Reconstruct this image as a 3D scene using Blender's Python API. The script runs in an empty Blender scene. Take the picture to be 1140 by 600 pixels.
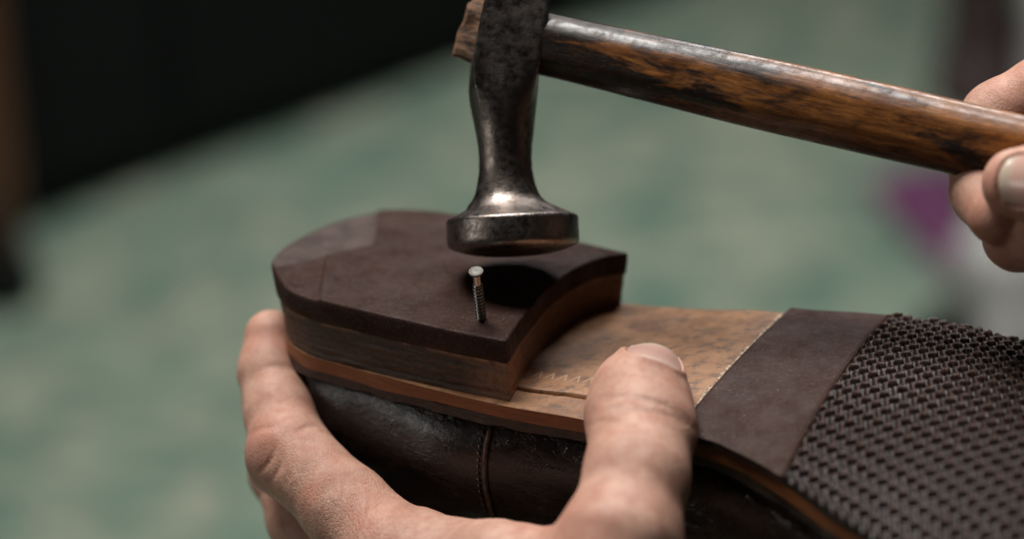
import bpy, math, random
import numpy as np
from mathutils import Matrix, Vector

# ------------------------------------------------------------------ camera frame (all lengths in cm, scene in metres)
SC = bpy.context.scene
CM = 0.01
PITCH = math.radians(23.0)
F_PX, DIST = 2692.0, 59.2
RT = np.array([1.0, 0, 0]); UP = np.array([0, math.sin(PITCH), math.cos(PITCH)]); FW = np.array([0, math.cos(PITCH), -math.sin(PITCH)])
CAM = 0.748 * RT + 1.2095 * UP - DIST * FW

def at(x, y, d):                      # a point in front of the camera, d cm away
    return CAM + d * (FW + (x - 570) / F_PX * RT + (300 - y) / F_PX * UP)
def on(x, y, z):                      # a point on the horizontal level z
    d = FW + (x - 570) / F_PX * RT + (300 - y) / F_PX * UP
    return CAM + (z - CAM[2]) / d[2] * d

cam_data = bpy.data.cameras.new('camera'); cam = bpy.data.objects.new('camera', cam_data)
SC.collection.objects.link(cam); SC.camera = cam
cam_data.sensor_width = 36; cam_data.lens = F_PX / 1140 * 36
cam_data.clip_start = 0.02; cam_data.clip_end = 60
M = Matrix(((RT[0], UP[0], -FW[0], CAM[0] * CM), (RT[1], UP[1], -FW[1], CAM[1] * CM), (RT[2], UP[2], -FW[2], CAM[2] * CM), (0, 0, 0, 1)))
cam.matrix_world = M
cam_data.dof.use_dof = True
cam_data.dof.focus_distance = 0.588
cam_data.dof.aperture_fstop = 4.6

# ------------------------------------------------------------------ light
w = bpy.data.worlds.new('World'); SC.world = w; w.use_nodes = True
w.node_tree.nodes['Background'].inputs[0].default_value = (0.9, 0.93, 1.0, 1)
w.node_tree.nodes['Background'].inputs[1].default_value = 0.007
def area(name, loc, target, sx, sy, power, col):
    l = bpy.data.lights.new(name, 'AREA'); l.shape = 'RECTANGLE'; l.size = sx * CM; l.size_y = sy * CM
    l.energy = power; l.color = col
    o = bpy.data.objects.new(name, l); SC.collection.objects.link(o)
    o.location = Vector(loc) * CM
    o.rotation_euler = (Vector(target) - Vector(loc)).to_track_quat('-Z', 'Y').to_euler()
    return o
area('window_light', (-38, 34, 130), (2, 0, 0), 50, 46, 24, (1.0, 0.97, 0.93))
area('overhead_light', (8, 40, 120), (4, 0, 0), 26, 40, 6, (1.0, 0.98, 0.96))
area('back_light', (30, 98, 105), (4, 0, 0), 40, 34, 8, (1.0, 0.98, 0.96))
area('room_light', (-95, -26, 18), (0, 0, 0), 32, 22, 1.15, (1.0, 0.95, 0.9))
fl = area('floor_light', (15, 175, 150), (15.1, 175, -60), 60, 60, 7.5, (1.0, 1.0, 0.98)); fl.data.spread = math.radians(92)
SC.view_settings.view_transform = 'Standard'; SC.view_settings.look = 'None'
SC.view_settings.exposure = 0.0; SC.view_settings.gamma = 1.0
SC.cycles.use_denoising = True
SC.cycles.max_bounces = 6; SC.cycles.caustics_reflective = False; SC.cycles.caustics_refractive = False
SC.cycles.sample_clamp_indirect = 4.0

# ------------------------------------------------------------------ node helper
class NT:
    def __init__(s, name):
        s.m = bpy.data.materials.new(name); s.m.use_nodes = True
        s.t = s.m.node_tree; s.b = s.t.nodes['Principled BSDF']
        tc = s.t.nodes.new('ShaderNodeTexCoord'); s.co = s.map(tc.outputs['Object'], (100, 100, 100))
    def lk(s, v, inp):
        if isinstance(v, (int, float)): inp.default_value = v
        elif isinstance(v, tuple): inp.default_value = v if len(v) == len(inp.default_value) else (*v, 1)
        else: s.t.links.new(v, inp)
    def map(s, v, sc, rot=(0, 0, 0), loc=(0, 0, 0)):
        n = s.t.nodes.new('ShaderNodeMapping'); s.t.links.new(v, n.inputs[0])
        n.inputs['Scale'].default_value = sc; n.inputs['Rotation'].default_value = rot; n.inputs['Location'].default_value = loc
        return n.outputs[0]
    def noise(s, scale, detail=4, rough=0.55, co=None, dist=0.0):
        n = s.t.nodes.new('ShaderNodeTexNoise'); s.t.links.new(co or s.co, n.inputs['Vector'])
        n.inputs['Scale'].default_value = scale; n.inputs['Detail'].default_value = detail; n.inputs['Roughness'].default_value = rough
        n.inputs['Distortion'].default_value = dist
        return n.outputs['Fac']
    def voro(s, scale, co=None, feat='F1', rnd=1.0):
        n = s.t.nodes.new('ShaderNodeTexVoronoi'); n.feature = feat; s.t.links.new(co or s.co, n.inputs['Vector'])
        n.inputs['Scale'].default_value = scale; n.inputs['Randomness'].default_value = rnd
        return n.outputs['Distance']
    def wave(s, scale, dist=0, co=None, axis='X', detail=2, dscale=1):
        n = s.t.nodes.new('ShaderNodeTexWave'); n.bands_direction = axis; s.t.links.new(co or s.co, n.inputs['Vector'])
        n.inputs['Scale'].default_value = scale; n.inputs['Distortion'].default_value = dist
        n.inputs['Detail'].default_value = detail; n.inputs['Detail Scale'].default_value = dscale
        return n.outputs['Fac']
    def rng(s, v, a, b, c=0.0, d=1.0):
        n = s.t.nodes.new('ShaderNodeMapRange'); s.lk(v, n.inputs[0])
        for i, q in enumerate((a, b, c, d)): s.lk(q, n.inputs[i + 1])
        return n.outputs[0]
    def math(s, op, a, b=0.0):
        n = s.t.nodes.new('ShaderNodeMath'); n.operation = op; s.lk(a, n.inputs[0]); s.lk(b, n.inputs[1]); return n.outputs[0]
    def mix(s, f, a, b):
        n = s.t.nodes.new('ShaderNodeMix'); n.data_type = 'RGBA'; s.lk(f, n.inputs[0]); s.lk(a, n.inputs[6]); s.lk(b, n.inputs[7]); return n.outputs[2]
    def attr(s, name):
        n = s.t.nodes.new('ShaderNodeAttribute'); n.attribute_name = name; return n.outputs['Fac']
    def xyz(s):
        n = s.t.nodes.new('ShaderNodeSeparateXYZ'); s.t.links.new(s.co, n.inputs[0]); return n.outputs
    def bump(s, h, dist, strength=1.0, prev=None):
        n = s.t.nodes.new('ShaderNodeBump'); s.lk(h, n.inputs['Height']); n.inputs['Distance'].default_value = dist * CM
        s.lk(strength, n.inputs['Strength'])
        if prev is not None: s.t.links.new(prev, n.inputs['Normal'])
        return n.outputs[0]
    def out(s, col=None, rough=None, normal=None, metal=None, **kw):
        if col is not None: s.lk(col, s.b.inputs['Base Color'])
        if rough is not None: s.lk(rough, s.b.inputs['Roughness'])
        if metal is not None: s.lk(metal, s.b.inputs['Metallic'])
        if normal is not None: s.t.links.new(normal, s.b.inputs['Normal'])
        for k, v in kw.items(): s.lk(v, s.b.inputs[k.replace('_', ' ')])
        return s.m

def m_rubber(name, col, col2, scr=1.0):
    n = NT(name)
    big = n.noise(0.7, 5, 0.6); fine = n.noise(30, 3, 0.7); scr_ = n.noise(6, 4, 0.7, n.map(n.co, (0.5, 3, 3), (0, 0, 0.6)))
    c = n.mix(n.rng(big, 0.3, 0.75), col, col2)
    c = n.mix(n.rng(scr_, 0.57, 0.66, 0, 0.22), c, (0.11, 0.075, 0.062))
    dust = n.rng(n.noise(11, 5, 0.85), 0.53, 0.70)
    c = n.mix(n.math('MULTIPLY', dust, 0.28 * scr), c, (0.22, 0.17, 0.155))
    lint = n.rng(n.noise(17, 1, 0.5), 0.77, 0.785)
    c = n.mix(n.math('MULTIPLY', lint, 0.7 * scr), c, (0.3, 0.26, 0.24))
    bm = n.bump(n.noise(13, 4, 0.8), 0.006, 0.7); bm = n.bump(scr_, 0.02, 0.6, bm); bm = n.bump(big, 0.05, 0.4, bm)
    return n.out(c, n.rng(n.noise(2.5, 5, 0.7), 0.3, 0.7, 0.46, 0.66), bm, Specular_IOR_Level=n.rng(n.noise(1.1, 5, 0.75), 0.35, 0.65, 0.06, 0.20))
RUBBER = m_rubber('brown_rubber', (0.022, 0.0088, 0.0060), (0.044, 0.021, 0.0155))
RUBBER_WAIST = m_rubber('brown_waist_rubber', (0.030, 0.0135, 0.0098), (0.058, 0.031, 0.0245), 1.0)
n = NT('worn_lit_back_rubber')
c = n.mix(n.rng(n.noise(1.6, 5, 0.7), 0.35, 0.7), (0.030, 0.017, 0.014), (0.075, 0.048, 0.040))
bm = n.bump(n.noise(25, 4, 0.7), 0.008, 0.8)
RUBBER_WORN_LIT = n.out(c, 0.55, bm, Specular_IOR_Level=0.35)  # worn corner, with the sheen it catches also painted in as lighter brown

n = NT('textured_rubber')
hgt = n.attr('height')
c = n.mix(n.rng(hgt, 0.35, 1.0), (0.010, 0.0045, 0.0034), (0.056, 0.030, 0.023))  # ridge tops lighter, grooves darker: the shade between ridges put into the colour
c = n.mix(n.rng(n.noise(14, 3, 0.7), 0.55, 0.8, 0, 0.5), c, (0.16, 0.12, 0.105))
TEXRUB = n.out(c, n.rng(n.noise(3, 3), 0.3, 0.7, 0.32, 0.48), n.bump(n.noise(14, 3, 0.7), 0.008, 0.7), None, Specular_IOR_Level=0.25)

n = NT('stacked_leather')
x, y, z = n.xyz()
lay = n.wave(1.6, 2.5, n.map(n.co, (0.05, 0.05, 1)), 'Z', 3, 2.0)
st = n.noise(4.5, 6, 0.8, n.map(n.co, (0.8, 0.8, 4)))
sc_ = n.noise(6, 6, 0.85, n.map(n.co, (1, 1, 2.2)))
c = n.mix(n.rng(st, 0.35, 0.7), (0.010, 0.0055, 0.004), (0.11, 0.058, 0.032))
c = n.mix(n.rng(lay, 0.0, 0.25, 0.6, 0), c, (0.006, 0.004, 0.003))
c = n.mix(n.rng(sc_, 0.53, 0.64, 0, 0.8), c, (0.15, 0.08, 0.045))
c = n.mix(n.rng(n.noise(26, 4, 0.8, n.map(n.co, (1, 1, 1.6))), 0.58, 0.7, 0, 0.6), c, (0.20, 0.12, 0.075))
edge = n.attr('worn')
c = n.mix(n.math('MULTIPLY', edge, n.rng(n.noise(5, 5, 0.8), 0.32, 0.52)), c, (0.30, 0.155, 0.085))
bm = n.bump(st, 0.03, 0.8); bm = n.bump(lay, 0.02, 0.5, bm); bm = n.bump(sc_, 0.02, 0.7, bm)
STACK = n.out(c, n.rng(sc_, 0.3, 0.7, 0.33, 0.62), bm)

n = NT('tan_sole_leather')
x, y, z = n.xyz()
big = n.noise(0.9, 5, 0.65, dist=0.4); med = n.noise(3.2, 6, 0.75); fine = n.noise(22, 4, 0.7)
grain = n.noise(2.2, 6, 0.75, n.map(n.co, (1, 1.7, 1), (0, 0, -0.5)))
c = n.mix(n.rng(big, 0.35, 0.65), (0.175, 0.074, 0.028), (0.33, 0.165, 0.074))
c = n.mix(n.rng(grain, 0.50, 0.62, 0, 0.85), c, (0.075, 0.04, 0.024))
c = n.mix(n.rng(med, 0.60, 0.78, 0, 0.7), c, (0.46, 0.27, 0.15))
c = n.mix(n.rng(n.noise(6.5, 4, 0.7), 0.66, 0.74, 0, 0.8), c, (0.06, 0.035, 0.025))
bm = n.bump(fine, 0.008, 0.7); bm = n.bump(grain, 0.02, 0.6, bm)
TAN = n.out(c, n.rng(med, 0.3, 0.7, 0.42, 0.65), bm)

n = NT('orange_sole_edge')
st = n.noise(2.5, 5, 0.7, n.map(n.co, (0.5, 0.5, 6)))
c = n.mix(n.rng(st, 0.3, 0.7), (0.16, 0.050, 0.014), (0.27, 0.098, 0.032))
c = n.mix(n.rng(n.noise(8, 4, 0.7), 0.62, 0.75, 0, 0.6), c, (0.12, 0.05, 0.02))
EDGE = n.out(c, 0.42, n.bump(st, 0.015, 0.7))

n = NT('dark_welt')
st = n.noise(5, 5, 0.8, n.map(n.co, (0.8, 0.8, 2)))
c = n.mix(n.rng(st, 0.35, 0.7), (0.016, 0.010, 0.007), (0.075, 0.043, 0.028))
c = n.mix(n.rng(n.noise(13, 4, 0.7), 0.64, 0.75, 0, 0.6), c, (0.2, 0.13, 0.09))
WELT = n.out(c, 0.5, n.bump(st, 0.04, 0.8))

n = NT('upper_leather')
vo = n.voro(14, feat='DISTANCE_TO_EDGE'); cr = n.noise(1.6, 5, 0.7, n.map(n.co, (1, 1, 2.2)), 0.8)
fine = n.noise(35, 3, 0.7)
ridge = n.math('ABSOLUTE', n.math('SUBTRACT', n.noise(1.3, 3, 0.6, n.map(n.co, (0.7, 0.7, 1.6), (0.3, 0.5, 0)), 0.5), 0.5))
ridge = n.rng(ridge, 0.0, 0.012, 1, 0)
c = n.mix(n.rng(cr, 0.3, 0.7), (0.006, 0.0038, 0.0034), (0.015, 0.009, 0.0075))
c = n.mix(n.rng(n.noise(2, 5, 0.8), 0.6, 0.8, 0, 0.4), c, (0.07, 0.045, 0.04))
bm = n.bump(n.rng(vo, 0, 0.15), 0.003, 0.35); bm = n.bump(cr, 0.03, 0.6, bm); wr = n.noise(0.9, 4, 0.65, n.map(n.co, (0.9, 0.9, 2.4), (0.2, 0.5, 0.1)), 1.2); wr = n.rng(n.math('ABSOLUTE', n.math('SUBTRACT', wr, 0.5)), 0, 0.05, 0, 1)
bm = n.bump(wr, 0.010, n.rng(n.noise(0.5, 2), 0.45, 0.6, 0.1, 0.9), bm)
UPPER = n.out(c, n.rng(n.noise(4, 5, 0.8), 0.3, 0.7, 0.20, 0.40), bm)
n = NT('seam_cord'); c = n.mix(n.rng(n.noise(9, 3), 0.35, 0.7), (0.03, 0.017, 0.010), (0.12, 0.065, 0.035))
CORD = n.out(c, 0.5, n.bump(n.noise(20, 3), 0.02, 0.8))
n = NT('lining'); LINING = n.out((0.12, 0.08, 0.055), 0.7, n.bump(n.noise(8), 0.02, 0.5))

n = NT('hammer_steel')
big = n.noise(0.9, 5, 0.65); med = n.noise(4, 6, 0.75); fine = n.noise(18, 5, 0.8)
pit = n.rng(n.voro(5.5), 0.0, 0.16, 1, 0)
pitm = n.math('MULTIPLY', pit, n.rng(n.noise(3, 2), 0.45, 0.6))
c = n.mix(n.rng(big, 0.35, 0.7), (0.18, 0.148, 0.13), (0.34, 0.305, 0.28))
c = n.mix(n.rng(med, 0.50, 0.72, 0, 0.85), c, (0.085, 0.052, 0.036))
c = n.mix(n.rng(fine, 0.60, 0.75, 0, 0.3), c, (0.5, 0.46, 0.42))
c = n.mix(n.math('MULTIPLY', pitm, 0.9), c, (0.02, 0.013, 0.01))
bm = n.bump(n.math('SUBTRACT', 1.0, pitm), 0.012, 0.6); bm = n.bump(med, 0.02, 0.5, bm); bm = n.bump(fine, 0.005, 0.7, bm); bm = n.bump(big, 0.08, 0.4, bm)
STEEL = n.out(c, n.rng(med, 0.35, 0.65, 0.25, 0.50), bm, n.rng(med, 0.55, 0.75, 1.0, 0.7))

n = NT('bright_nail_steel'); fine = n.noise(30, 4, 0.7)
NAILM = n.out(n.mix(fine, (0.10, 0.097, 0.09), (0.18, 0.175, 0.16)), 0.6, n.bump(fine, 0.004, 0.6), 1.0)
n = NT('nail_shank_steel'); NSHANK = n.out((0.40, 0.37, 0.34), 0.28, None, 1.0)

n = NT('hammer_handle_wood')       # object x runs along the handle
g1 = n.noise(1.6, 6, 0.72, n.map(n.co, (0.32, 2.4, 2.4)), 0.6)
g2 = n.noise(5, 6, 0.8, n.map(n.co, (0.28, 2.2, 2.2)))
bl = n.noise(0.75, 4, 0.7, n.map(n.co, (0.42, 1.5, 1.5), (0, 0, 0), (3.3, 1.7, 5.2)), 0.4)
x, y, z = n.xyz()
c = n.mix(n.rng(g1, 0.35, 0.65), (0.11, 0.034, 0.008), (0.38, 0.145, 0.032))
c = n.mix(n.rng(g2, 0.42, 0.66, 0, 0.75), c, (0.045, 0.016, 0.006))
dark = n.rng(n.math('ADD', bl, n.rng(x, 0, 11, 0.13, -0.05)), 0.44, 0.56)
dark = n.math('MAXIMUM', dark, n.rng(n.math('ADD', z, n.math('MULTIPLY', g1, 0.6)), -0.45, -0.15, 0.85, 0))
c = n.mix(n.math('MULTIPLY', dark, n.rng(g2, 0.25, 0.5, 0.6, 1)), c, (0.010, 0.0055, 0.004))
c = n.mix(n.rng(n.noise(6, 4, 0.8, n.map(n.co, (0.6, 1, 1))), 0.66, 0.74, 0, 0.6), c, (0.42, 0.24, 0.12))
bm = n.bump(g2, 0.02, 0.6); bm = n.bump(g1, 0.04, 0.4, bm); bm = n.bump(n.noise(0.8, 3), 0.15, 0.5, bm); bm = n.bump(n.noise(22, 3, 0.7), 0.006, 0.8, bm)
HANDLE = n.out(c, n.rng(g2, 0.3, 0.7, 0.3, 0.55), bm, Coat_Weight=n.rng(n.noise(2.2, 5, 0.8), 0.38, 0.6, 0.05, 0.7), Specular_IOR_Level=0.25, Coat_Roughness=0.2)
n = NT('raw_wood_end')
g = n.noise(3, 6, 0.8, n.map(n.co, (0.6, 2, 2)), 0.5)
RAW = n.out(n.mix(n.rng(g, 0.40, 0.6), (0.02, 0.008, 0.004), (0.36, 0.17, 0.075)), 0.6, n.bump(g, 0.12, 1.0))

def m_skin(name, tint=1.0):
    n = NT(name)
    red = n.attr('red'); wrk = n.attr('wrinkle'); u = n.attr('along')
    b = n.noise(0.55, 4, 0.6); m2 = n.noise(2.4, 4, 0.65); f = n.noise(14, 4, 0.7)
    c = n.mix(n.rng(b, 0.3, 0.7), (0.40 * tint, 0.215 * tint, 0.150 * tint), (0.64 * tint, 0.390 * tint, 0.295 * tint))
    c = n.mix(n.rng(m2, 0.42, 0.66, 0, 0.6), c, (0.40 * tint, 0.165 * tint, 0.115 * tint))
    c = n.mix(n.rng(f, 0.58, 0.75, 0, 0.35), c, (0.74 * tint, 0.51 * tint, 0.40 * tint))
    c = n.mix(n.math('MULTIPLY', red, 0.75), c, (0.55 * tint, 0.185 * tint, 0.12 * tint))
    # fine criss-cross skin relief, deeper folds where the skin bunches
    v1 = n.rng(n.voro(9.5, n.map(n.co, (1, 1, 1), (0.4, 0.2, 0.5)), 'DISTANCE_TO_EDGE'), 0.0, 0.22)
    v2 = n.rng(n.voro(5.0, n.map(n.co, (2.3, 1, 0.8), (0.3, 0.7, 0.9)), 'DISTANCE_TO_EDGE'), 0.0, 0.25)
    fold = n.noise(3.0, 5, 0.7, n.map(n.co, (2.6, 0.7, 0.7), (0.0, 0.9, 0.3)), 0.6)
    rl = n.wave(9, 3.0, n.map(n.co, (1, 1, 1), (0.2, 0.3, 0.6)), 'X', 2, 0.8)
    bm = n.bump(v1, 0.009, n.rng(wrk, 0, 1, 0.45, 0.7))
    bm = n.bump(v2, 0.012, n.rng(wrk, 0, 1, 0.1, 0.6), bm)
    bm = n.bump(fold, 0.07, n.rng(wrk, 0, 1, 0.06, 1.0), bm)
    bm = n.bump(rl, 0.010, n.rng(n.noise(1.0, 2), 0.45, 0.6, 0.0, 0.6), bm)
    bm = n.bump(n.noise(18, 4, 0.8), 0.012, 0.8, bm)
    pore = n.rng(n.voro(13), 0.0, 0.25)
    bm = n.bump(pore, 0.008, 0.6, bm)
    return n.out(c, n.rng(m2, 0.3, 0.7, 0.46, 0.62), bm, Subsurface_Weight=0.14, Subsurface_Radius=(1.0, 0.35, 0.2), Subsurface_Scale=0.004, Specular_IOR_Level=0.42)
SKIN = m_skin('skin')
n = NT('fingernail'); lg = n.attr('along')
rid = n.noise(10, 2, 0.5, n.map(n.co, (3, 0.6, 0.6)))
c = n.mix(n.rng(lg, 0.72, 0.90), (0.60, 0.36, 0.30), (0.60, 0.47, 0.37))
c = n.mix(n.rng(lg, 0.0, 0.16, 0.7, 0), c, (0.75, 0.60, 0.52))
NAILK = n.out(c, 0.22, n.bump(rid, 0.005, 0.5), Subsurface_Weight=0.2, Subsurface_Scale=0.003, Subsurface_Radius=(1, 0.4, 0.3))

# ------------------------------------------------------------------ object helpers
def thing(name, loc, label, cat, group=None):
    o = bpy.data.objects.new(name, None); SC.collection.objects.link(o); o.empty_display_size = 0.01
    o.location = Vector([float(q) for q in loc]) * CM; o['label'] = label; o['category'] = cat
    if group: o['group'] = group
    return o
def wloc(o):
    v = Vector((0, 0, 0))
    while o is not None: v += o.location; o = o.parent
    return np.array(v) / CM
def mesh(name, V, Fs, mat, parent=None, label=None, smooth=True, attrs=None, loc=None, mats=None, fmat=None, sharp=None):
    V = np.asarray(V, float)
    base = wloc(parent) if parent is not None else (np.array(loc, float) if loc is not None else V.mean(0))
    me = bpy.data.meshes.new(name)
    me.from_pydata(((V - base) * CM).tolist(), [], [tuple(int(i) for i in f) for f in Fs])
    if attrs:
        for k, a in attrs.items():
            at_ = me.attributes.new(k, 'FLOAT', 'POINT'); at_.data.foreach_set('value', np.asarray(a, np.float32))
    for mm in (mats or [mat]): me.materials.append(mm)
    if fmat is not None: me.polygons.foreach_set('material_index', np.asarray(fmat, np.int32))
    me.polygons.foreach_set('use_smooth', [smooth] * len(me.polygons))
    me.update()
    if sharp is not None: me.set_sharp_from_angle(angle=math.radians(sharp))
    o = bpy.data.objects.new(name, me); SC.collection.objects.link(o)
    if parent is not None: o.parent = parent
    else: o.location = Vector([float(q) for q in base]) * CM
    if label: o['label'] = label
    return o
def structure(o): o['kind'] = 'structure'; return o
def loft(rings, cap0=True, cap1=True, closed=True):
    n_ = len(rings[0]); V = np.concatenate(rings); Fs = []
    for i in range(len(rings) - 1):
        for j in range(n_ if closed else n_ - 1):
            k = (j + 1) % n_; Fs.append((i * n_ + j, i * n_ + k, (i + 1) * n_ + k, (i + 1) * n_ + j))
    if cap0: Fs.append(tuple(range(n_))[::-1])
    if cap1: Fs.append(tuple((len(rings) - 1) * n_ + j for j in range(n_)))
    return V, Fs
def box(x0, x1, y0, y1, z0, z1):
    V = [(x, y, z) for x in (x0, x1) for y in (y0, y1) for z in (z0, z1)]
    return V, [(0, 1, 3, 2), (4, 6, 7, 5), (0, 4, 5, 1), (2, 3, 7, 6), (0, 2, 6, 4), (1, 5, 7, 3)]
def bevel(o, wd, seg=3):
    b = o.modifiers.new('bevel', 'BEVEL'); b.width = wd * CM; b.segments = seg; b.limit_method = 'ANGLE'; b.angle_limit = 0.6
def frame_of(d, ref):
    d = d / np.linalg.norm(d); a = np.cross(ref, d); a /= np.linalg.norm(a); b = np.cross(d, a); return d, a, b
def tube(pts, rad, n_=16, ref=(0, 0, 1.0)):
    pts = np.asarray(pts, float); rad = np.broadcast_to(rad, (len(pts),)); rings = []
    for i, p in enumerate(pts):
        t = pts[min(i + 1, len(pts) - 1)] - pts[max(i - 1, 0)]
        d, a, b = frame_of(t, np.array(ref)); th = np.arange(n_) / n_ * 2 * np.pi
        rings.append(p + rad[i] * (np.cos(th)[:, None] * a + np.sin(th)[:, None] * b))
    return loft(rings)
def pchip(xs, ys, x):
    xs = np.array(xs, float); ys = np.array(ys, float); h = np.diff(xs); dl = np.diff(ys) / h
    m = np.zeros(len(xs)); m[0] = dl[0]; m[-1] = dl[-1]
    for i in range(1, len(xs) - 1):
        if dl[i - 1] * dl[i] > 0:
            w1 = 2 * h[i] + h[i - 1]; w2 = h[i] + 2 * h[i - 1]; m[i] = (w1 + w2) / (w1 / dl[i - 1] + w2 / dl[i])
    x = np.clip(x, xs[0], xs[-1]); i = np.clip(np.searchsorted(xs, x) - 1, 0, len(xs) - 2); t = (x - xs[i]) / h[i]
    return ((1 + 2 * t) * (1 - t) ** 2 * ys[i] + t * (1 - t) ** 2 * h[i] * m[i] + t * t * (3 - 2 * t) * ys[i + 1] + t * t * (t - 1) * h[i] * m[i + 1])
rs = np.random.RandomState(7)
def vnoise(P, scale, seed=0):        # smooth value noise in 3D
    Q = np.asarray(P, float) * scale + seed * 17.31; I = np.floor(Q).astype(np.int64); f = Q - I; f = f * f * (3 - 2 * f)
    def h(a, b, c):
        k = (a * 374761393 + b * 668265263 + c * 2147483647 + seed * 69069) & 0xFFFFFFFF
        k = ((k ^ (k >> 13)) * 1274126177) & 0xFFFFFFFF; return ((k ^ (k >> 16)) & 0xFFFF) / 65535.0
    r = 0
    for a in (0, 1):
        for b in (0, 1):
            for c_ in (0, 1):
                wt = (f[..., 0] if a else 1 - f[..., 0]) * (f[..., 1] if b else 1 - f[..., 1]) * (f[..., 2] if c_ else 1 - f[..., 2])
                r = r + wt * h(I[..., 0] + a, I[..., 1] + b, I[..., 2] + c_)
    return r * 2 - 1

# ------------------------------------------------------------------ setting
ZF = -62.0
n = NT('green_floor_paint')
b1 = n.noise(0.09, 5, 0.7, dist=0.6); b2 = n.noise(0.24, 4, 0.7); b3 = n.noise(0.16, 4, 0.65, n.map(n.co, (1, 1, 1), (0, 0, 0), (30, 11, 4)))
c = n.mix(n.rng(b1, 0.44, 0.57), (0.090, 0.150, 0.110), (0.20, 0.240, 0.180))
c = n.mix(n.rng(b2, 0.48, 0.62, 0, 0.6), c, (0.090, 0.18, 0.14))
c = n.mix(n.rng(b3, 0.48, 0.62, 0, 0.9), c, (0.30, 0.30, 0.23))
c = n.mix(n.rng(n.noise(0.5, 5, 0.7), 0.5, 0.7, 0, 0.3), c, (0.05, 0.09, 0.07))
FLOOR = n.out(c, 0.55, n.bump(b2, 0.3, 0.3))
structure(mesh('floor', [(-500, -300, ZF), (500, -300, ZF), (500, 900, ZF), (-500, 900, ZF)], [(0, 1, 2, 3)], FLOOR, smooth=False, loc=(0, 0, ZF)))

n = NT('black_painted_wood'); BLK = n.out(n.mix(n.noise(0.4, 4), (0.002, 0.0026, 0.0026), (0.005, 0.0065, 0.006)), 0.8, None, None, Specular_IOR_Level=0.2)
n = NT('brown_wood'); g = n.noise(0.6, 5, 0.7, n.map(n.co, (3, 3, 0.3))); BRN = n.out(n.mix(g, (0.045, 0.016, 0.006), (0.11, 0.042, 0.015)), 0.5)
# long black cabinet whose foot runs diagonally over the floor, upper left
A_, B_ = on(-120, 316, ZF), on(760, -10, ZF)
dv = B_ - A_; L_ = np.linalg.norm(dv); dv /= L_; nv = np.array([-dv[1], dv[0], 0])
cab = thing('cabinet', A_ + dv * L_ / 2 + nv * 25, 'long black cabinet standing on the green floor at the upper left', 'cabinet')
def obox(name, s0, s1, d0, d1, z0, z1, mat, parent, bw=0.4):
    V, Fs = box(0, 1, 0, 1, 0, 1)
    V = [A_ * [1, 1, 0] + dv * (s0 + (s1 - s0) * v[0]) + nv * (d0 + (d1 - d0) * v[1]) + np.array([0, 0, z0 + (z1 - z0) * v[2]]) for v in V]
    o = mesh(name, V, Fs, mat, parent, smooth=False); bevel(o, bw); return o
obox('carcass', -60, L_ + 10, 1.5, 50, ZF, ZF + 78, BLK, cab)
obox('worktop', -63, L_ + 13, -1, 52, ZF + 78.2, ZF + 81, BLK, cab)
for k in range(4):
    s0 = -58 + k * (L_ + 66) / 4
    d_ = obox('door', s0, s0 + (L_ + 66) / 4 - 1, 0, 1.3, ZF + 4, ZF + 76, BLK, cab)
    V, Fs = tube([A_ * [1, 1, 0] + dv * (s0 + 6) + nv * q + np.array([0, 0, zz]) for q, zz in ((0, ZF + 50), (-2.5, ZF + 50), (-2.5, ZF + 62), (0, ZF + 62))], 0.5, 8, (1, 0.3, 0.1))
    mesh('handle', V, Fs, BLK, d_)

# a brown wooden stool, only one leg in view at the far left edge
sp = on(6, 335, ZF)
st_ = thing('stool', sp, 'brown wooden stool with one dark-footed leg showing at the far left edge', 'stool')
for dx, dy in ((0, 0), (-30, 4), (-3, 32), (-33, 36)):
    p0 = sp + np.array([dx, dy, 0]); lean = np.array([-(dx + 16) * 0.10, -(dy - 18) * 0.10, 0])
    V, Fs = tube([p0 + lean * (k / 6) * 1.0 + np.array([0, 0, 5 + 40 * k / 6]) for k in range(7)], [2.3, 2.4, 2.5, 2.6, 2.7, 2.8, 2.8], 14, (1, 0, 0))
    lg_ = mesh('leg', V, Fs, BRN, st_)
    V, Fs = tube([p0 + np.array([0, 0, q]) for q in (0.02, 1, 3, 5.0)], [3.0, 3.1, 2.9, 2.5], 14, (1, 0, 0))
    mesh('rubber_foot', V, Fs, BLK, lg_)
cs = sp + np.array([-16, 18, 0]); th = np.arange(40) / 40 * 2 * np.pi
rr = [(17, 45), (18.5, 45.5), (19, 47), (18.5, 48.5), (17, 49)]
V, Fs = loft([cs + np.stack([r_ * np.cos(th), r_ * np.sin(th), 0 * th + z_], 1) for r_, z_ in rr])
mesh('seat', V, Fs, BRN, st_)

def lump(name, c0, rx, ry, h_, mat, label, cat, seed, sag=1.0):
    nr, nt = 26, 60; rings = []
    for i in range(nr):
        v = i / (nr - 1); ph = v * math.pi * 0.5; thh = np.arange(nt) / nt * 2 * np.pi
        r_ = math.cos(ph) ** 0.6 if i < nr - 1 else 0.02; zz = math.sin(ph) ** 1.1
        P_ = np.stack([c0[0] + rx * r_ * np.cos(thh), c0[1] + ry * r_ * np.sin(thh), c0[2] + 0.03 + h_ * zz + 0 * thh], 1)
        dn = vnoise(P_, 0.16, seed) * 2.2 + vnoise(P_, 0.4, seed + 1) * 1.0
        P_[:, :2] += (P_[:, :2] - c0[:2]) * (dn / max(rx, ry))[:, None] * sag
        P_[:, 2] += np.where(zz > 0.05, dn * 0.6 * zz, 0)
        rings.append(P_)
    V, Fs = loft(rings); o = mesh(name, V, Fs, mat, None, loc=c0)
    o['label'] = label; o['category'] = cat; return o
n = NT('purple_cloth'); PUR = n.out(n.mix(n.noise(0.3, 4), (0.075, 0.014, 0.055), (0.13, 0.032, 0.10)), 0.7, n.bump(n.noise(0.5, 4), 1.0, 0.6))
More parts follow.
